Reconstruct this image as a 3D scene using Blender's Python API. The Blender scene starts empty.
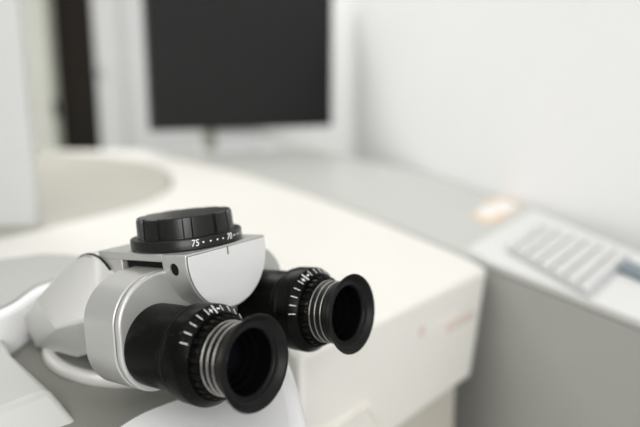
import bpy, bmesh, math
import numpy as np
from mathutils import Matrix, Vector

# ------------------------------------------------------------------ camera, light
sc = bpy.context.scene
COL = sc.collection
F_PX, PITCH, CAM_Z = 609.1, math.radians(11.0), 1.2
cam_d = bpy.data.cameras.new('camera'); cam = bpy.data.objects.new('camera', cam_d); COL.objects.link(cam)
cam_d.sensor_width = 36.0; cam_d.lens = F_PX * 36.0 / 640.0
cam_d.clip_start = 0.01; cam_d.clip_end = 50
cam.location = (0, 0, CAM_Z); cam.rotation_euler = (math.pi / 2 - PITCH, 0, 0)
cam_d.dof.use_dof = True; cam_d.dof.focus_distance = 0.286; cam_d.dof.aperture_fstop = 3.7
sc.camera = cam

world = bpy.data.worlds.new('room_light'); sc.world = world; world.use_nodes = True
bg = world.node_tree.nodes['Background']
bg.inputs['Color'].default_value = (1.0, 0.995, 0.985, 1); bg.inputs['Strength'].default_value = 0.34

def area(name, loc, target, sx, sy, power, color=(1, 1, 1)):
    l = bpy.data.lights.new(name, 'AREA'); l.shape = 'RECTANGLE'; l.size = sx; l.size_y = sy
    l.energy = power; l.color = color
    o = bpy.data.objects.new(name, l); COL.objects.link(o); o.location = loc
    o.rotation_euler = (Vector(target) - Vector(loc)).to_track_quat('-Z', 'Y').to_euler()
    return o
area('ceiling_lamp', (-0.55, -0.3, 2.65), (-0.25, 0.4, 1.0), 1.5, 1.2, 9.5, (1, 0.985, 0.95))
area('rear_fill_light', (-0.95, 2.1, 2.7), (-0.85, 2.15, 0), 1.6, 1.8, 37, (1, 0.985, 0.95))  # added fill to brighten the back of the room, no lamp known there
area('front_fill_light', (0.25, -1.8, 2.0), (-0.05, 0.5, 1.05), 1.1, 1.3, 36, (1.0, 0.99, 0.97))  # unseen light added at the right front, aimed at the head; no window

vs = sc.view_settings
vs.view_transform = 'Standard'; vs.look = 'None'; vs.gamma = 1.0; vs.use_curve_mapping = False
vs.exposure = 0.27

# ------------------------------------------------------------------ maths: pixels and the head's own axes
RL = np.array([[0.5959, 0.7974, -0.0955], [-0.1522, -0.0047, -0.9883], [0.7885, -0.6034, -0.1186]])
U_, _, V_ = np.linalg.svd(RL); RL = U_ @ V_
TL = np.array([-0.0265, 0.0618, 0.2516])
C2W = np.array([[1, 0, 0], [0, -math.sin(PITCH), -math.cos(PITCH)], [0, math.cos(PITCH), -math.sin(PITCH)]]).T
CAMP = np.array([0, 0, CAM_Z])
def ray(x, y): return C2W @ np.array([(x - 320) / F_PX, (y - 213.5) / F_PX, 1.0])
def on_level(x, y, drop):                      # pixel -> point on the level plane 'drop' metres under the eye
    d = ray(x, y); return CAMP + d * (-drop / d[2])
def on_head(x, y, s):                          # pixel -> (e, s, n) on a side plane of the binocular head
    d = np.array([(x - 320) / F_PX, (y - 213.5) / F_PX, 1.0]); a = RL[:, 0]
    k = (s + a @ TL) / (a @ d); q = RL.T @ (k * d - TL); return (q[1], q[0], q[2])
BASE = np.array([-0.138, 0.057, -0.02496])      # (e, s, n) of the head's foot
M3 = (C2W @ RL)[:, [1, 0, 2]]                  # columns e, s, n in the world
T0 = C2W @ TL + CAMP
HEAD = Matrix([[*M3[i], (M3 @ BASE + T0)[i]] for i in range(3)] + [[0, 0, 0, 1]])
def world_to_head(p): return M3.T @ (np.array(p) - T0)

# ------------------------------------------------------------------ materials
def mat(name, color, rough=0.5, metal=0.0, var=0.03, scale=30.0, bump=0.0, bscale=900.0, speck=0.0, speck_scale=1400.0, coat=0.0, spec=0.5):
    m = bpy.data.materials.new(name); m.use_nodes = True
    nt = m.node_tree; b = nt.nodes['Principled BSDF']
    tc = nt.nodes.new('ShaderNodeTexCoord')
    nz = nt.nodes.new('ShaderNodeTexNoise'); nz.inputs['Scale'].default_value = scale; nz.inputs['Detail'].default_value = 4
    nt.links.new(tc.outputs['Object'], nz.inputs['Vector'])
    rp = nt.nodes.new('ShaderNodeValToRGB')
    rp.color_ramp.elements[0].position = 0.3; rp.color_ramp.elements[1].position = 0.7
    c0 = [max(0, c * (1 - var)) for c in color]; c1 = [min(1, c * (1 + var)) for c in color]
    rp.color_ramp.elements[0].color = (*c0, 1); rp.color_ramp.elements[1].color = (*c1, 1)
    nt.links.new(nz.outputs['Fac'], rp.inputs['Fac'])
    out = rp.outputs['Color']
    if speck:
        n2 = nt.nodes.new('ShaderNodeTexNoise'); n2.inputs['Scale'].default_value = speck_scale; n2.inputs['Detail'].default_value = 1
        nt.links.new(tc.outputs['Object'], n2.inputs['Vector'])
        r2 = nt.nodes.new('ShaderNodeValToRGB'); r2.color_ramp.elements[0].position = 0.70; r2.color_ramp.elements[1].position = 0.78
        nt.links.new(n2.outputs['Fac'], r2.inputs['Fac'])
        mx = nt.nodes.new('ShaderNodeMixRGB'); mx.inputs['Color2'].default_value = (speck, speck, speck * .95, 1)
        nt.links.new(r2.outputs['Color'], mx.inputs['Fac']); nt.links.new(out, mx.inputs['Color1']); out = mx.outputs['Color']
    nt.links.new(out, b.inputs['Base Color'])
    b.inputs['Roughness'].default_value = rough; b.inputs['Metallic'].default_value = metal
    b.inputs['Specular IOR Level'].default_value = spec
    if coat: b.inputs['Coat Weight'].default_value = coat
    if bump:
        n3 = nt.nodes.new('ShaderNodeTexNoise'); n3.inputs['Scale'].default_value = bscale; n3.inputs['Detail'].default_value = 2
        nt.links.new(tc.outputs['Object'], n3.inputs['Vector'])
        bp = nt.nodes.new('ShaderNodeBump'); bp.inputs['Strength'].default_value = bump; bp.inputs['Distance'].default_value = 0.0003
        nt.links.new(n3.outputs['Fac'], bp.inputs['Height']); nt.links.new(bp.outputs['Normal'], b.inputs['Normal'])
    return m
M = {
    'silver': mat('silver_paint', (0.47, 0.47, 0.455), 0.36, 0.55, 0.05, 3000, 0.25, 2600),
    'arm': mat('silver_paint_lit', (0.56, 0.56, 0.54), 0.36, 0.35, 0.05, 3000, 0.25, 2600),  # same silver as the housings, lightened to stand for light on the arm
    'plate': mat('brushed_plate', (0.66, 0.66, 0.66), 0.45, 0.25, 0.05, 3000, 0.3, 2500),
    'chrome': mat('bright_metal', (0.60, 0.58, 0.53), 0.3, 1.0, 0.03, 300),
    'rubber': mat('black_plastic', (0.003, 0.003, 0.0027), 0.30, 0, 0.15, 250, 0.12, 900, speck=0.05, speck_scale=900, spec=0.06),
    'cup': mat('black_rubber', (0.008, 0.008, 0.008), 0.42, 0, 0.12, 200, spec=0.12),
    'knob': mat('black_knob', (0.009, 0.0095, 0.009), 0.28, 0, 0.1, 300, 0.12, 1600, spec=0.27),
    'void': mat('dark_gap', (0.004, 0.004, 0.004), 0.6, 0, 0.1, spec=0.15),
    'baffle': mat('matt_black_baffle', (0.0012, 0.0012, 0.0012), 0.7, 0, 0.1, spec=0.03),
    'print': mat('white_print', (0.74, 0.74, 0.72), 0.6, 0, 0.02),
    'seam': mat('seam_grey', (0.10, 0.10, 0.10), 0.6, 0, 0.02),
    'ink': mat('dark_print', (0.03, 0.03, 0.03), 0.6, 0, 0.02),
    'lens': mat('coated_lens', (0.004, 0.004, 0.006), 0.05, 0, 0.02, coat=1.0),
    'ring': mat('satin_ring', (0.72, 0.72, 0.69), 0.3, 0.5, 0.03, 300),
    'casing': mat('white_casing', (0.80, 0.80, 0.81), 0.38, 0, 0.015, 20),
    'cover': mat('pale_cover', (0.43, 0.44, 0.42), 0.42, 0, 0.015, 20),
    'casing_grey': mat('grey_casing', (0.38, 0.39, 0.37), 0.5, 0, 0.02, 20),
    'deck_shade': mat('deck_shade_paint', (0.19, 0.19, 0.17), 0.45, 0, 0.02, 20),  # shade under the binocular head, put into a dark colour
    'cream': mat('cream_laminate', (0.69, 0.68, 0.64), 0.5, 0, 0.012, 6),
    'plinth': mat('beige_plinth', (0.50, 0.48, 0.42), 0.6, 0, 0.03, 8),
    'tray': mat('beige_inlay', (0.375, 0.367, 0.32), 0.6, 0, 0.02, 8),
    'brown': mat('brown_print', (0.60, 0.50, 0.45), 0.7, 0, 0.05),
    'tan': mat('tan_print', (0.72, 0.69, 0.64), 0.7, 0, 0.05),
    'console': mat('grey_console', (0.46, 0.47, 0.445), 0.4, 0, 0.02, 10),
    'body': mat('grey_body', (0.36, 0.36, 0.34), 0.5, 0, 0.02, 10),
    'panel': mat('pale_panel', (0.63, 0.635, 0.63), 0.4, 0, 0.015, 10),
    'keybed': mat('grey_keybed', (0.49, 0.50, 0.50), 0.55, 0, 0.03, 40),
    'key': mat('grey_key', (0.60, 0.605, 0.60), 0.55, 0, 0.03, 40),
    'slate': mat('slate_pad', (0.15, 0.19, 0.22), 0.5, 0, 0.04),
    'paper': mat('white_paper', (0.74, 0.74, 0.74), 0.7, 0, 0.02),
    'orange': mat('orange_print', (0.72, 0.54, 0.36), 0.7, 0, 0.06),
    'wall': mat('white_wall', (0.86, 0.865, 0.87), 0.75, 0, 0.012, 3, 0.1, 120),
    'wallback': mat('greenish_wall', (0.76, 0.77, 0.70), 0.75, 0, 0.02, 3, 0.1, 120),
    'door': mat('white_door', (0.72, 0.73, 0.73), 0.5, 0, 0.015, 3),
    'frame': mat('olive_frame', (0.30, 0.31, 0.25), 0.5, 0, 0.05, 10),
    'darkwood': mat('dark_wood', (0.022, 0.016, 0.010), 0.7, 0, 0.2, 6),
    'steel': mat('grey_handle', (0.45, 0.46, 0.46), 0.35, 0.7, 0.03),
    'floor': mat('floor_vinyl', (0.42, 0.42, 0.40), 0.5, 0, 0.05, 8),
    'partition': mat('pale_blue_panel', (0.54, 0.55, 0.545), 0.6, 0, 0.015, 4),
    'bezel': mat('monitor_bezel', (0.009, 0.009, 0.0095), 0.4, 0, 0.05, spec=0.3),
    'screen': mat('screen_off', (0.010, 0.010, 0.0105), 0.30, 0, 0.02, spec=0.3),
}

# ------------------------------------------------------------------ mesh helpers
def link(name, me, m, parent=None, smooth=35, bevel=0, seg=2, loc=None):
    o = bpy.data.objects.new(name, me); COL.objects.link(o)
    if m is not None and not me.materials: me.materials.append(m)
    if smooth:
        me.shade_smooth(); me.set_sharp_from_angle(angle=math.radians(smooth))
    if bevel:
        b = o.modifiers.new('edge', 'BEVEL'); b.width = bevel; b.segments = seg; b.limit_method = 'ANGLE'; b.angle_limit = math.radians(30)
        b.harden_normals = False
    if parent: o.parent = parent
    if loc is not None: o.location = loc
    return o
def from_bm(name, bm, m, parent=None, **k):
    bmesh.ops.recalc_face_normals(bm, faces=bm.faces[:])
    me = bpy.data.meshes.new(name); bm.to_mesh(me); bm.free()
    return link(name, me, m, parent, **k)
def raw(bm, verts, faces):
    vs_ = [bm.verts.new(tuple(v)) for v in verts]
    for f in faces:
        bm.faces.new([vs_[i] for i in f])
def box(bm, x0, x1, y0, y1, z0, z1):
    raw(bm, [(x, y, z) for z in (z0, z1) for x, y in ((x0, y0), (x1, y0), (x1, y1), (x0, y1))],
        [(3, 2, 1, 0), (4, 5, 6, 7), (0, 1, 5, 4), (1, 2, 6, 5), (2, 3, 7, 6), (3, 0, 4, 7)])
def prism(bm, poly, a, b, put):                # poly of 2D points swept from a to b; put(u, v, w) -> xyz
    n = len(poly)
    raw(bm, [put(u, v, a) for u, v in poly] + [put(u, v, b) for u, v in poly],
        [tuple(range(n))[::-1], tuple(range(n, 2 * n))] + [(i, (i + 1) % n, n + (i + 1) % n, n + i) for i in range(n)])
def lathe(bm, prof, put, seg=64, cap0=False, cap1=False, rad=None):
    rows = []
    for a, r in prof:
        rows.append([bm.verts.new(tuple(put(a, (r if rad is None else rad(a, r, 2 * math.pi * i / seg)), 2 * math.pi * i / seg))) for i in range(seg)])
    for p, q in zip(rows, rows[1:]):
        for i in range(seg):
            bm.faces.new((p[i], p[(i + 1) % seg], q[(i + 1) % seg], q[i]))
    if cap0: bm.faces.new(rows[0])
    if cap1: bm.faces.new(rows[-1])
def hull(bm, pts):
    vs_ = [bm.verts.new(tuple(p)) for p in pts]
    r = bmesh.ops.convex_hull(bm, input=vs_)
    bmesh.ops.delete(bm, geom=[g for g in r['geom_interior'] if isinstance(g, bmesh.types.BMVert)], context='VERTS')
    bmesh.ops.dissolve_limit(bm, angle_limit=math.radians(4), verts=bm.verts[:], edges=bm.edges[:])
def level_prism(bm, pts, z0, z1):              # pts: world xy
    prism(bm, [(p[0], p[1]) for p in pts], z0, z1, lambda u, v, w: (u, v, w))
def spline(pts, n=8):                          # Catmull-Rom through points, open
    P = [np.array(p[:2], float) for p in pts]; P = [2 * P[0] - P[1]] + P + [2 * P[-1] - P[-2]]; out = []
    for i in range(1, len(P) - 2):
        for k in range(n):
            t = k / n; a, b, c, d = P[i - 1], P[i], P[i + 1], P[i + 2]
            out.append(0.5 * (2 * b + (c - a) * t + (2 * a - 5 * b + 4 * c - d) * t * t + (3 * b - a - 3 * c + d) * t ** 3))
    return out + [P[-2]]
def empty(name, label, cat, loc, group=None, matrix=None):
    o = bpy.data.objects.new(name, None); COL.objects.link(o); o.empty_display_size = 0.05
    if matrix is not None: o.matrix_world = matrix
    else: o.location = loc
    return tag(o, label, cat, group)
def tag(o, label, cat, group=None):
    o['label'] = label; o['category'] = cat
    if group: o['group'] = group
    return o
def struct(o, label=None):
    o['kind'] = 'structure'
    if label: o['label'] = label
    return o
def rebase(o, origin):                          # world-space mesh -> child of an Empty standing at origin
    o.data.transform(Matrix.Translation(-Vector(origin))); return o

# ------------------------------------------------------------------ the room
def wall_x(y): return 0.376 - 0.2 * (y - 0.6)
WC = np.array([wall_x(4.6), 4.6])
WD = np.array([-1, -0.2]) / math.hypot(1, 0.2)   # along the back wall, leftwards
WN = np.array([0.2, -1]) / math.hypot(1, 0.2)    # its normal, towards the room
def wall_s(px):
    v = ray(px, 75); k, s = np.linalg.solve(np.array([[v[0], -WD[0]], [v[1], -WD[1]]]), WC); return s
def wall_box(bm, s0, s1, o0, o1, z0, z1):
    q = [WC + WD * s + WN * o for s, o in ((s0, o0), (s1, o0), (s1, o1), (s0, o1))]
    level_prism(bm, q, z0, z1)

bm = bmesh.new(); box(bm, -4.6, 1.4, -2.5, 5.6, -0.05, 0)
struct(from_bm('floor', bm, M['floor'], smooth=0), 'plain grey vinyl floor under the desk')
bm = bmesh.new(); level_prism(bm, [(wall_x(-2.5), -2.5), (wall_x(4.6), 4.6), (wall_x(4.6) + .1, 4.62), (wall_x(-2.5) + .1, -2.5)], 0, 2.75)
struct(from_bm('wall_right', bm, M['wall'], smooth=0), 'smooth white wall beside the grey console')
sL, sR = wall_s(57), wall_s(98)
bm = bmesh.new(); wall_box(bm, sL, 3.2, -0.02, 0, 0, 2.75); wall_box(bm, -0.02, sR, -0.02, 0, 0, 2.75); wall_box(bm, sR, sL, -0.02, 0, 2.2, 2.75)
struct(from_bm('wall_back', bm, M['wallback'], smooth=0), 'pale greenish wall with a narrow dark doorway')
bm = bmesh.new(); wall_box(bm, sR - .3, sL + .3, -0.6, -0.56, 0, 2.75)
struct(from_bm('wall_corridor', bm, M['darkwood'], smooth=0), 'dark brown wall seen through the narrow doorway')
bm = bmesh.new(); wall_box(bm, sL, sL + .035, 0.0, 0.03, 0, 2.2)
t1 = struct(from_bm('trim_1', bm, M['frame'], bevel=.004), 'dark olive jamb along the doorway')
bm = bmesh.new(); wall_box(bm, sL + .0, sL + .03, 0.031, 0.06, 1.06, 1.16)
from_bm('lock_plate', bm, M['void'], t1, bevel=.004)
# white sliding door leaf to the right of the gap
bm = bmesh.new(); wall_box(bm, wall_s(123), sR + .004, 0.006, 0.05, 0.012, 2.25)
d1 = struct(from_bm('door_1', bm, M['door'], bevel=.003), 'white door leaf with a small grey handle')
bm = bmesh.new()
wall_box(bm, wall_s(104), wall_s(97), 0.052, 0.085, 1.345, 1.375)
wall_box(bm, wall_s(101.5), wall_s(99.5), 0.05, 0.08, 1.33, 1.39)
from_bm('door_handle', bm, M['steel'], d1, bevel=.003)
bm = bmesh.new(); wall_box(bm, 0.03, wall_s(127), 0.002, 0.03, 0, 2.6)
struct(from_bm('trim_2', bm, M['door'], bevel=.003), 'flat white wall panel between the door leaf and the corner')

# ------------------------------------------------------------------ desk and console outlines (level 0.165 m under the eye)
H = 0.165; ZD = CAM_Z - H
G = lambda x, y, h=H: on_level(x, y, h)
edge_px = [(165, 155), (230, 170), (300, 191), (353, 210), (406, 231), (488, 265.5)]
edge = spline([G(*q) for q in edge_px], 5)
K = G(488, 268)[:2]; Fp = G(300, 355.6)[:2]
cut_px = [(60, 152), (110, 156), (150, 163), (168, 172), (172, 184), (160, 195), (130, 207), (35, 230), (0, 238)]
cut = spline([G(*q) for q in cut_px], 6)
desk = [tuple(K)] + [tuple(p) for p in edge[::-1][1:]] + [(-0.55, 1.86), (-0.85, 1.86)] + [tuple(p) for p in cut] + [(-0.44, 0.56), (-0.44, 0.485), (-0.07, 0.485)] + [tuple(Fp)]
BOT = CAM_Z - 0.27
fd = (Fp - K) / np.linalg.norm(Fp - K); fn = np.array([-fd[1], fd[0]])
if fn[1] > 0: fn = -fn
desk_root = empty('cream_desk', 'long cream desk with curved top edge behind the binocular eyepieces', 'desk', (*((K + Fp) / 2 - fn * .25), 0))
DO = desk_root.location.copy()
bm = bmesh.new()
n = len(desk); low = [tuple(np.array(p) + fd * (0.0266 if i == 0 else 0)) for i, p in enumerate(desk)]
raw(bm, [(p[0], p[1], ZD) for p in desk] + [(p[0], p[1], BOT) for p in low],
    [tuple(range(n)), tuple(range(n, 2 * n))[::-1]] + [(i, n + i, n + (i + 1) % n, (i + 1) % n) for i in range(n)])
rebase(from_bm('desk_top', bm, M['cream'], desk_root, smooth=30, bevel=0.005, seg=3), DO)
# plinth set back under the top
pl = [K + fd * .030 - fn * .014, Fp - fd * .02 - fn * .014, np.array([-0.1, 0.52]), np.array([-0.28, 0.62]), np.array([-0.2, 1.1]), np.array([-0.33, 1.5]), np.array([-0.12, 1.2])]
bm = bmesh.new(); level_prism(bm, pl, 0, BOT - .0005)
rebase(from_bm('plinth', bm, M['plinth'], desk_root, smooth=0), DO)
# beige inlay of the curved bay
def inset(p, d):
    p = [np.array(q) for q in p]; out = []
    for i in range(len(p)):
        tng = p[min(i + 1, len(p) - 1)] - p[max(i - 1, 0)]; tng /= np.linalg.norm(tng); out.append(p[i] + np.array([tng[1], -tng[0]]) * d)
    return out
tray = [tuple(p) for p in inset(cut, 0.004)] + [(-0.62, 0.62), (-1.1, 1.1), (-1.0, 1.8)]
bm = bmesh.new(); level_prism(bm, tray, ZD - .045, ZD - .004)
rebase(from_bm('bay_inlay', bm, M['tray'], desk_root, smooth=30), DO)
# lettering and handle on the front face
def face_pt(d, z, o): q = K + fd * d + fn * o; return (q[0], q[1], CAM_Z + z)
def face_bar(bm, d0, d1, z0, z1, o0=-.001, o1=.0006, shear=0.0):
    raw(bm, [face_pt(d, z, o) for o in (o0, o1) for d, z in ((d0, z0), (d1, z0), (d1 - shear, z1), (d0 - shear, z1))],
        [(0, 1, 2, 3), (7, 6, 5, 4), (0, 4, 5, 1), (1, 5, 6, 2), (2, 6, 7, 3), (3, 7, 4, 0)])
bm = bmesh.new(); prism(bm, [(0.1195 + .0055 * math.cos(a) * (1 if k % 2 else .55), -0.1935 + .0065 * math.sin(a) * (1 if k % 2 else .55)) for k, a in enumerate(np.linspace(0, 2 * math.pi, 13)[:-1])],
                         -.001, .0006, lambda u, v, w: face_pt(u, v, w))
rebase(from_bm('emblem', bm, M['brown'], desk_root, smooth=0), DO)
for k in range(7):                                                      # small pale line of letters, unreadable in the photo
    bm = bmesh.new(); face_bar(bm, .105 - k * .0075, .1005 - k * .0075, -.1975, -.1915); rebase(from_bm('letter', bm, M['tan'], desk_root, smooth=0), DO)
for k in range(6):                                                      # heavier brown word under it
    bm = bmesh.new(); face_bar(bm, .0775 - k * .009, .071 - k * .009, -.2085, -.2005); rebase(from_bm('letter', bm, M['brown'], desk_root, smooth=0), DO)
bm = bmesh.new()
ho = [(.262, -.2265), (.1935, -.2265), (.1690, -.263), (.262, -.263)]; hi = [(.258, -.2315), (.1965, -.2315), (.1770, -.258), (.258, -.258)]
raw(bm, [face_pt(d, z, o) for o in (-.001, .0035) for d, z in ho + hi],
    [f for b in (0, 8) for f in ((b, b + 1, b + 5, b + 4), (b + 1, b + 2, b + 6, b + 5), (b + 2, b + 3, b + 7, b + 6), (b + 3, b, b + 4, b + 7))] +
    [(i, (i + 1) % 4, 8 + (i + 1) % 4, 8 + i) for i in range(4)] + [(4 + i, 4 + (i + 1) % 4, 12 + (i + 1) % 4, 12 + i) for i in range(4)])
rebase(from_bm('drawer_handle', bm, M['tan'], desk_root, bevel=.001), DO)

# grey console between desk and wall
con_l = [p + np.array([0.0045, 0.003]) for p in edge]
back = spline([G(*q) for q in ((300, 148), (353, 157), (433, 175), (512, 202), (640, 252))], 5)
con = [tuple(p) for p in con_l] + [tuple(G(640, 323)[:2]), (0.305, 0.26), (0.415, 0.26)] + [(min(p[0], wall_x(p[1]) - .004), p[1]) for p in back[::-1]] + [(-0.14, 2.0), (-0.42, 1.80)]
CO = Vector((0.15, 1.0, 0))
con_root = empty('grey_console', 'grey console cabinet running along the white wall behind the cream desk', 'console', CO)
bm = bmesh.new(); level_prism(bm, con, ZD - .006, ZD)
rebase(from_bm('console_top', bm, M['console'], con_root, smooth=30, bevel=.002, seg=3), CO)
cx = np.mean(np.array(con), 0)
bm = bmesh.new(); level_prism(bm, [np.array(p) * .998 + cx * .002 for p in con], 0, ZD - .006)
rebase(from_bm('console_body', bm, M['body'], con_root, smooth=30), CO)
# pale operating panel with the keyboard
pa, pb = G(462, 249)[:2], G(533, 210)[:2]
pan = [pa + np.array([.003, -.006]), G(488, 265.5)[:2] + np.array([.0055, .003]), G(640, 323)[:2] + np.array([.001, .001]), (0.307, 0.275), (0.405, 0.275), G(640, 256)[:2], pb]
bm = bmesh.new(); level_prism(bm, pan, ZD, ZD + .002)
tag(from_bm('operating_panel', bm, M['panel'], smooth=30, bevel=.002), 'pale flat operating panel lying on the grey console around the keyboard', 'panel')
ZK = ZD + .002
kq = [G(*q, H - .008)[:2] for q in ((506, 246), (541, 222), (631, 253), (588, 292))]
k0 = kq[0]; ku = (kq[1] - kq[0]); kv = (kq[3] - kq[0])
kb_c = sum(kq) / 4
kb = empty('keyboard', 'flat light grey keyboard with rows of square keys on the pale panel', 'keyboard', (*kb_c, ZK))
bm = bmesh.new(); level_prism(bm, kq, ZK, ZK + .004)
rebase(from_bm('keyboard_base', bm, M['keybed'], kb, smooth=0, bevel=.0015), kb.location)
def quad(u, v): return kq[0] * (1 - u) * (1 - v) + kq[1] * u * (1 - v) + kq[2] * u * v + kq[3] * (1 - u) * v
rows_v = [(.015, .10, 5), (.14, .265, 8), (.305, .43, 9), (.465, .585, 9), (.62, .735, 9), (.77, .875, 9), (.91, .985, 7)]
for v0, v1, nk in rows_v:
    for i in range(nk):
        u0, u1 = .015 + .97 * i / nk, .015 + .97 * (i + .88) / nk
        bm = bmesh.new(); level_prism(bm, [quad(u0, v0), quad(u1, v0), quad(u1, v1), quad(u0, v1)], ZK + .004, ZK + .0075)
        rebase(from_bm('key', bm, M['key'], kb, smooth=0), kb.location)
sp = [G(*q)[:2] for q in ((618, 275), (626, 267), (668, 284), (660, 293))]
bm = bmesh.new(); level_prism(bm, sp, ZK, ZK + .006)
tag(from_bm('touch_pad', bm, M['slate'], smooth=0, bevel=.002), 'small dark slate-blue pad on the pale panel past the keyboard', 'touch pad')
# sticker
stq = [G(*q)[:2] for q in ((469, 216), (497, 197), (522, 205), (494, 225))]
st_c = sum(stq) / 4
st = empty('sticker', 'white sticker with orange corners stuck on the grey console', 'sticker', (*st_c, ZD))
def squad(u, v): return stq[0] * (1 - u) * (1 - v) + stq[1] * u * (1 - v) + stq[2] * u * v + stq[3] * (1 - u) * v
bm = bmesh.new(); level_prism(bm, [squad(u, v) for u, v in ((.15, 0), (.85, 0), (1, .2), (1, .8), (.85, 1), (.15, 1), (0, .8), (0, .2))], ZD, ZD + .0006)
rebase(from_bm('backing', bm, M['orange'], st, smooth=0), st.location)
for (u0, u1, v0, v1) in ((.14, .52, .06, .70), (.48, .9, .26, .92)):
    bm = bmesh.new(); level_prism(bm, [squad(u0, v0), squad(u1, v0), squad(u1, v1), squad(u0, v1)], ZD + .0006, ZD + .0011 + .0003 * u0)
    rebase(from_bm('white_field', bm, M['paper'], st, smooth=0), st.location)

# ------------------------------------------------------------------ monitor on the far end of the console
ml, mr = ray(152, 128), ray(331, 121)
A = CAMP + ml * (1.655 / ml[1]); B = CAMP + mr * (1.93 / mr[1]); A[2] = B[2] = CAM_Z - 0.0955
mx = (B - A); W = np.linalg.norm(mx[:2]); mx /= np.linalg.norm(mx); my = np.array([-mx[1], mx[0], 0])
mm = Matrix([[mx[0], my[0], 0, (A[0] + B[0]) / 2 + my[0] * .05], [mx[1], my[1], 0, (A[1] + B[1]) / 2 + my[1] * .05], [0, 0, 1, ZD], [0, 0, 0, 1]])
mon = empty('monitor', 'black flat monitor switched off on a pale stand by the white wall', 'monitor', None, matrix=mm)
zb = CAM_Z - .0955 - ZD; ht = 0.42
bm = bmesh.new(); box(bm, -W / 2, W / 2, -.05, -.012, zb, zb + ht)
cs = from_bm('casing', bm, M['bezel'], mon, bevel=.004)
bm = bmesh.new()
bw = .018
for (x0, x1, z0, z1) in ((-W / 2, W / 2, zb, zb + .024), (-W / 2, W / 2, zb + ht - bw, zb + ht), (-W / 2, -W / 2 + bw, zb + .024, zb + ht - bw), (W / 2 - bw, W / 2, zb + .024, zb + ht - bw)):
    box(bm, x0, x1, -.056, -.0505, z0, z1)
from_bm('bezel', bm, M['bezel'], mon, smooth=0, bevel=.001)
bm = bmesh.new(); box(bm, -W / 2 + bw, W / 2 - bw, -.0525, -.0505, zb + .024, zb + ht - bw)
from_bm('screen', bm, M['screen'], mon, smooth=0)
bm = bmesh.new(); box(bm, -.085, .065, -.01, .02, .006, zb + .16)
from_bm('stand_neck', bm, M['door'], mon, bevel=.004)
bm = bmesh.new(); box(bm, -.115, -.087, -.012, .03, .006, zb + .16)
from_bm('neck_cover', bm, M['frame'], mon, bevel=.004)
bm = bmesh.new(); prism(bm, [(.13 * math.copysign(abs(math.cos(a)) ** .6, math.cos(a)), .075 * math.copysign(abs(math.sin(a)) ** .6, math.sin(a))) for a in np.linspace(0, 2 * math.pi, 41)[:-1]], 0, .008, lambda u, v, w: (u, v + .02, w))
from_bm('stand_base', bm, M['casing'], mon, bevel=.002)

# ------------------------------------------------------------------ white upright panel at the left, standing on the inlay
ZT = ZD - .004
rx = ray(27, 120); py = 0.775; px = rx[0] / rx[1] * py
bm = bmesh.new(); box(bm, px - .26, px, py, py + .018, ZT, ZT + 1.1)
tag(from_bm('partition_panel', bm, M['partition'], bevel=.003), 'tall pale bluish upright panel standing on the beige inlay', 'panel')

# ------------------------------------------------------------------ white housing that carries the binocular head
HO = Vector((-0.12, 0.33, 0))
hs = empty('instrument_housing', 'smooth white instrument housing carrying the binocular head', 'housing', HO)
DECK = 0.150
right = spline([(-0.085, 0.455), (-0.045, 0.415), (-0.021, 0.35), (-0.007, 0.28), (-0.001, 0.22), (0.0, 0.15)], 6)
deck = [tuple(p) for p in right] + [(-0.30, 0.15), (-0.36, 0.30), (-0.36, 0.475), (-0.16, 0.475)]
bm = bmesh.new(); level_prism(bm, deck, 0.0, CAM_Z - DECK - .0006)
rebase(from_bm('lower_deck', bm, M['casing'], hs, smooth=40, bevel=.010, seg=4), HO)
g = lambda x, y, h: on_level(x, y, h)[:2]
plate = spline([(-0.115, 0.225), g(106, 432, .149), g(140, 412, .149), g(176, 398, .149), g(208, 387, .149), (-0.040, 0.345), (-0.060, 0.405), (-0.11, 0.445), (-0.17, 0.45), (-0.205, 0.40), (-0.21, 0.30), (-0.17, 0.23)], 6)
bm = bmesh.new(); level_prism(bm, plate, CAM_Z - DECK - .003, CAM_Z - DECK)  # thin dark sheet painting the head's shade onto the white deck
rebase(from_bm('deck_shade_sheet', bm, M['deck_shade'], hs, smooth=40), HO)
up_pts = spline([(-0.34, 0.40), g(0, 257, .12), g(50, 251.5, .12), g(100, 256, .12), (-0.150, 0.42), g(50, 282, .12), g(0, 309, .12), (-0.215, 0.29), (-0.34, 0.26)], 6)
bm = bmesh.new(); level_prism(bm, up_pts, CAM_Z - DECK - .002, CAM_Z - .1225)
ud = rebase(from_bm('upper_deck', bm, M['casing'], hs, smooth=40, bevel=.004, seg=4), HO)
cu = np.mean(np.array(up_pts), 0)
bm = bmesh.new(); level_prism(bm, [p + (cu - p) / np.linalg.norm(cu - p) * .006 for p in up_pts], CAM_Z - .123, CAM_Z - .120)
rebase(from_bm('deck_lid', bm, M['casing_grey'], ud, smooth=40, bevel=.001), HO)
tA, tB, tC = on_level(13, 354, .138), on_level(49, 389, .138), on_level(0, 409, .138)
bA, bB, bC = tA - np.array([.002, .002, .012]), on_level(82, 427, .152), on_level(0, 452, .152)
tA0 = on_level(-4, 322, .138)
L = np.array([-.12, -.03, 0])
dn = lambda p: np.array([p[0], p[1], CAM_Z - .19])
ring_t = [tA0, tA, tB, tC, tC + L, tA0 + np.array([-.12, .02, 0])]
ring_b = [tA0 - (0, 0, .012), bA, bB, bC, bC + L, ring_t[5] - (0, 0, .012)]
bm = bmesh.new()
raw(bm, ring_t + ring_b + [dn(p) for p in ring_b], [tuple(range(6)), tuple(range(12, 18))] + [(i, (i + 1) % 6, 6 + (i + 1) % 6, 6 + i) for i in range(6)] + [(6 + i, 6 + (i + 1) % 6, 12 + (i + 1) % 6, 12 + i) for i in range(6)])
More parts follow.
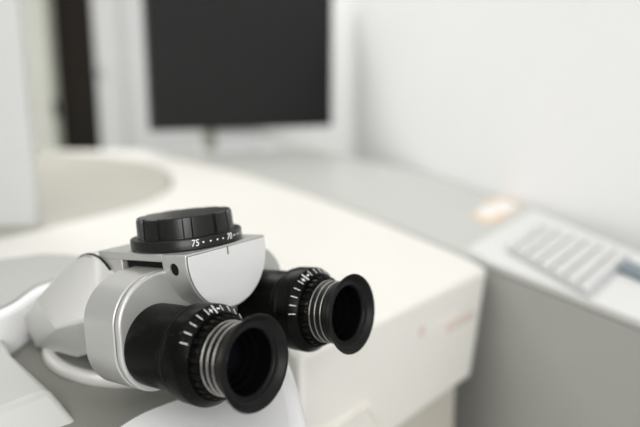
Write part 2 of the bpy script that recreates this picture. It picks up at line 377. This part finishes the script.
rebase(from_bm('side_cover', bm, M['cover'], hs, smooth=30, bevel=.003, seg=3), HO)

# ------------------------------------------------------------------ the binocular head: meshes in (e, s, n)
head = empty('binocular_head', 'silver binocular microscope head with black eyepieces and ribbed adjusting knob', 'microscope', None, matrix=HEAD)
OFF = tuple(-BASE)
def part(name, bm, m, parent=head, **k):
    return from_bm(name, bm, m, parent, loc=(OFF if parent is head else None), **k)
ES = (0.0, 0.072); MID = 0.036

# foot ring, level in the world
fc = M3 @ BASE + T0
def foot(a, r, th): return world_to_head((fc[0] + r * math.cos(th), fc[1] + r * math.sin(th), CAM_Z - DECK + a))
bm = bmesh.new(); lathe(bm, [(0.0, .0668), (.0010, .0676), (.0024, .0679), (.0040, .0674), (.0056, .0662), (.0066, .0645), (.0068, .0625), (.0060, .0610), (.0045, .0605)], foot, 96, cap0=True)
part('mount_ring', bm, M['ring'], smooth=50)
bm = bmesh.new(); lathe(bm, [(.001, .0604), (.0050, .0604)], foot, 96, cap0=True, cap1=True)
part('mount_disc', bm, M['silver'], smooth=30)

# faceted tilting arm
def mirror(p): return (p[0], 2 * MID - p[1], p[2])
DE, DN, DR = -.1235, .0185, .0215
pts = [on_head(37, 298, -.009), on_head(22.5, 320, .006), on_head(35, 347, .002), on_head(54, 328, -.021), on_head(50, 319, -.020),
       on_head(98, 317, -.014), on_head(77, 358.0, -.006), on_head(95, 352, -.006), on_head(71.5, 260.5, .009)]
for a in np.linspace(math.radians(-40), math.radians(150), 20):
    pts.append((DE + DR * math.cos(a), .0072, DN + DR * math.sin(a))); pts.append((DE + (DR - .002) * math.cos(a), .0050, DN + (DR - .002) * math.sin(a)))
bm = bmesh.new(); hull(bm, pts + [mirror(p) for p in pts])
part('tilting_arm', bm, M['arm'], smooth=25, bevel=.0018, seg=4)
bm = bmesh.new()
lathe(bm, [(.0060, DR - .0006), (.0660, DR - .0006)], lambda a, r, th: (DE + r * math.cos(th), a, DN + r * math.sin(th)), 64, True, True)
part('pivot_drum', bm, M['silver'], smooth=40)
bm = bmesh.new()
for a in (.0073, .0647 - .0015): lathe(bm, [(a, DR + .0003), (a + .0014, DR + .0003)], lambda a, r, th: (DE + r * math.cos(th), a, DN + r * math.sin(th)), 64, True, True)
part('pivot_seam', bm, M['void'], smooth=40)

# bridge: D-shaped front block, slab, rear block
D_C = (.0362, .0372); D_R = .0276; TOP = .0416
def d_shape(r, top, cut_s):
    out = []
    for a in np.linspace(math.radians(170), math.radians(370), 60):
        s, n_ = D_C[0] + r * math.cos(a), D_C[1] + r * math.sin(a)
        if n_ <= top: out.append((max(min(s, MID + cut_s), MID - cut_s), n_))
    return [(out[0][0], top)] + out + [(out[-1][0], top)]
esn = lambda s, n_, e: (e, s, n_)
bm = bmesh.new()
prism(bm, d_shape(D_R, TOP, .0276), -.0640, -.0466, esn)
db = part('bridge', bm, M['silver'], smooth=30, bevel=.0005, seg=2)
# screw hole through its flank
cbm = bmesh.new(); lathe(cbm, [(.0, .0031), (.016, .0031)], lambda a, r, th: (-.0555 + r * math.cos(th), a, .0345 + r * math.sin(th)), 32, True, True)
bmesh.ops.recalc_face_normals(cbm, faces=cbm.faces[:])
cme = bpy.data.meshes.new('cut'); cbm.to_mesh(cme); cbm.free(); co = bpy.data.objects.new('cut', cme); COL.objects.link(co); co.location = OFF; co.parent = head
bpy.context.view_layer.update()
bo = db.modifiers.new('hole', 'BOOLEAN'); bo.operation = 'DIFFERENCE'; bo.object = co; bo.solver = 'EXACT'
dg = bpy.context.evaluated_depsgraph_get()
nm = bpy.data.meshes.new_from_object(db.evaluated_get(dg)); db.modifiers.clear(); db.data = nm
bpy.data.objects.remove(co)
bm = bmesh.new(); lathe(bm, [(.0095, .0031), (.0155, .0031)], lambda a, r, th: (-.0555 + r * math.cos(th), a, .0345 + r * math.sin(th)), 32, True, True)
part('screw_socket', bm, M['void'], db, smooth=30)
bm = bmesh.new(); box(bm, -.1165, -.0638, .0088, .0636, .0376, TOP)
part('bridge_slab', bm, M['silver'], db, bevel=.0005)
bm = bmesh.new()
prism(bm, [(-.0965, .0378), (-.0965, .020), (-.1165, .020), (-.1165, .0378)], .0088, .0636, lambda e, n_, s: (e, s, n_))
part('rear_block', bm, M['silver'], db, bevel=.0004)
bm = bmesh.new(); box(bm, -.0968, -.0636, .0225, .0497, -.004, .0379); box(bm, -.0968, -.0636, .0120, .0602, .0330, .0378)  # second box is a dark filler standing for shade inside the slot
part('centre_block_slot_shade', bm, M['void'], db, bevel=0)
bm = bmesh.new(); prism(bm, d_shape(D_R - .0008, TOP - .0008, .0270), -.0468, -.0462, esn)
part('plate_seam', bm, M['seam'], db, smooth=30)
bm = bmesh.new(); prism(bm, d_shape(D_R - .0010, TOP - .0010, .0268), -.0464, -.0458, esn)
fp = part('face_plate', bm, M['plate'], db, smooth=30, bevel=.0002)
bm = bmesh.new(); box(bm, -.0459, -.0457, .0348, .0355, TOP - .0047, TOP - .0010)
part('index_mark', bm, M['ink'], db, smooth=0)

# pivoting prism housings, one per eyepiece
def outline(k=0.0):
    out = []
    for a in np.linspace(math.pi, 1.5 * math.pi, 16): out.append(((.0212 - k) * math.cos(a), (.0222 - k) * math.sin(a)))
    out += [(.012, -.0195 + k), (.030, -.006 + k), (.0345 - k, .002), (.0345 - k, .0339 - k)]
    for a in np.linspace(math.pi / 2, math.pi, 16): out.append((.0045 + (.025 - k) * math.cos(a), .0117 + (.0222 - k) * math.sin(a)))
    return out
for s0, sg in ((0.0, 1), (0.072, -1)):
    pp = lambda u, v, w, s0=s0, sg=sg: (w, s0 + sg * u, v)
    bm = bmesh.new(); prism(bm, outline(), -.0905, -.0669, pp)
    ph = part('prism_housing', bm, M['silver'], smooth=30, bevel=.0006)
    bm = bmesh.new(); prism(bm, outline(.0010), -.0674, -.0658, pp)
    part('cover_seam', bm, M['ink'], ph, smooth=30)
    bm = bmesh.new(); prism(bm, outline(), -.0662, -.0625, pp)
    part('front_cover', bm, M['silver'], ph, smooth=30, bevel=.0014, seg=4)

# eyepieces
zero = (87, 110)
for s0, z0, grp in zip(ES, zero, (0, 1)):
    ax = lambda a, r, th, s0=s0: (a, s0 + r * math.cos(th), r * math.sin(th))
    bm = bmesh.new(); lathe(bm, [(-.0635, .0195), (-.0375, .0195)], ax, 80, True, True)
    ep = part('eyepiece', bm, M['rubber'], smooth=30)
    bm = bmesh.new(); lathe(bm, [(-.0385, .0196), (-.0382, .0208), (-.0372, .0214), (-.0362, .0214), (-.0359, .0209), (-.0355, .0209), (-.0352, .0219), (-.0340, .0222), (-.0330, .0222), (-.0328, .0220), (-.0326, .0220), (-.0324, .0223), (-.0250, .0224), (-.0244, .0222), (-.0205, .0190), (-.0205, .0160)], ax, 96)
    part('diopter_ring', bm, M['rubber'], ep, smooth=30)
    bm = bmesh.new()
    lathe(bm, [(-.0207, .0150), (-.0207, .0180), (-.0170, .0180), (-.0160, .0172), (-.0160, .0150)], ax, 144, rad=lambda a, r, th: r - (.0010 if r > .0155 and (th * 30 / (2 * math.pi)) % 1 < .42 else 0))
    part('grip_ring', bm, M['rubber'], ep, smooth=30)
    bm = bmesh.new(); lathe(bm, [(-.0190, .0155), (-.0080, .0155)], ax, 80)
    part('barrel', bm, M['cup'], ep, smooth=30)
    for e_ in (-.0155, -.0121, -.0087):
        bm = bmesh.new(); lathe(bm, [(e_ - .0002, .0154), (e_ - .00014, .0161), (e_, .01618), (e_ + .00014, .0161), (e_ + .0002, .0154)], ax, 80)
        part('silver_ring', bm, M['chrome'], ep, smooth=60)
    for e_ in (-.0138, -.0104, -.0070):
        bm = bmesh.new(); lathe(bm, [(e_ - .0015, .0154), (e_ - .0013, .0160), (e_ + .0013, .0160), (e_ + .0015, .0154)], ax, 80)
        part('barrel_rib', bm, M['cup'], ep, smooth=60)
    bm = bmesh.new()
    cup = [(-.0080, .0154), (-.0066, .0162), (-.0045, .0171), (-.0025, .0182), (-.0010, .0195), (-.0002, .0201), (.0003, .0203), (.0007, .0201), (.0006, .0196), (-.0003, .0187),
           (-.0018, .0176), (-.0026, .0168), (-.0027, .0160), (-.0022, .0153), (-.0022, .0146), (-.0028, .0141), (-.0038, .0139)]
    lathe(bm, cup, ax, 96)
    part('eyecup', bm, M['cup'], ep, smooth=45)
    bm = bmesh.new(); lathe(bm, [(-.0038, .0139), (-.0060, .0137), (-.0113, .0133), (-.0116, .0120), (-.0150, .0117), (-.0152, .0100), (-.0190, .0098)], ax, 80)
    part('inner_sleeve', bm, M['baffle'], ep, smooth=45)
    bm = bmesh.new(); lathe(bm, [(-.0195, .0099), (-.0180, .0099), (-.0168, .0070), (-.0163, .0035), (-.0162, .0004)], ax, 64, True, True)
    part('lens', bm, M['lens'], ep, smooth=60)
    bev0, bev1 = np.array([-.0244, .0222]), np.array([-.0205, .0190])
    bn = np.array([bev0[1] - bev1[1], bev1[0] - bev0[0]]); bn /= np.linalg.norm(bn)
    def mark(name, deg, t0, t1, half):
        a0 = math.radians(deg); v = []
        for lift in (-.0002, .00015):
            for t, da in ((t0, -1), (t1, -1), (t1, 1), (t0, 1)):
                q = bev0 * (1 - t) + bev1 * t + bn * lift; a = a0 + da * half / q[1]; v.append(ax(q[0], q[1], a))
        b_ = bmesh.new(); raw(b_, v, [(0, 1, 2, 3), (7, 6, 5, 4), (0, 4, 5, 1), (1, 5, 6, 2), (2, 6, 7, 3), (3, 7, 4, 0)])
        part(name, b_, M['print'], ep, smooth=0)
    for k in range(-4, 6):
        mark('scale_mark', z0 + k * 12, (.04 if k == 0 else .12), (.96 if k == 0 else .80), (.00030 if k == 0 else .00016))
    mark('plus_sign', z0 + 6, .46, .58, .00075); mark('plus_sign', z0 + 6, .28, .76, .0002)
    mark('minus_sign', z0 - 6, .45, .60, .0008)

# adjusting knob
KC = (-.0761, .036); KR = .0287
kp = lambda a, r, th: (KC[0] + r * math.cos(th), KC[1] + r * math.sin(th), a)
bm = bmesh.new(); lathe(bm, [(.0413, .0270), (.0420, .0283), (.0424, KR), (.0468, KR), (.0474, .0283), (.0476, .0275), (.0476, .0225)], kp, 120, True)
kb_ = part('adjusting_knob', bm, M['knob'], smooth=35)
NL = 12
def flute(a, r, th):
    if r < .02: return r
    u = (th / (2 * math.pi) * NL + .42) % 1
    dip = .0013 if u < .33 else 0.0
    return r - dip
bm = bmesh.new(); lathe(bm, [(.0474, .0250), (.0482, .0249), (.0560, .0246), (.0572, .0243), (.0577, .0236), (.0577, .0150), (.0578, .004)], kp, 288, False, True, rad=flute)
part('grip', bm, M['knob'], kb_, smooth=25)

def wrap_text(body, deg, zc, size):
    cu_ = bpy.data.curves.new('numeral', 'FONT'); cu_.body = body; cu_.size = size; cu_.align_x = 'CENTER'; cu_.align_y = 'CENTER'; cu_.extrude = .0001; cu_.shear = .12
    to = bpy.data.objects.new('numeral_source', cu_); COL.objects.link(to)
    bpy.context.view_layer.update(); d_ = bpy.context.evaluated_depsgraph_get()
    me = bpy.data.meshes.new_from_object(to.evaluated_get(d_)); bpy.data.objects.remove(to)
    for v in me.vertices:
        a = math.radians(deg) + v.co.x * .84 / KR; r = KR + .00005 + v.co.z; z = zc + v.co.y
        v.co = (KC[0] + r * math.cos(a), KC[1] + r * math.sin(a), z)
    me.materials.clear(); o = link('numeral', me, M['print'], kb_, smooth=0); return o
wrap_text('75', -33, .0451, .0046); wrap_text('70', 6, .0451, .0046)
for dg_ in (-25, -17.5, -10, -3, 14.5, 21.5, 29, 36.5):
    a0 = math.radians(dg_); bm = bmesh.new()
    lathe(bm, [(KR - .0004, .00045), (KR + .00012, .00045)], lambda a, r, th: (KC[0] + a * math.cos(a0) - r * math.cos(th) * math.sin(a0), KC[1] + a * math.sin(a0) + r * math.cos(th) * math.cos(a0), .0451 + r * math.sin(th)), 12, True, True)
    part('scale_dot', bm, M['print'], kb_, smooth=0)
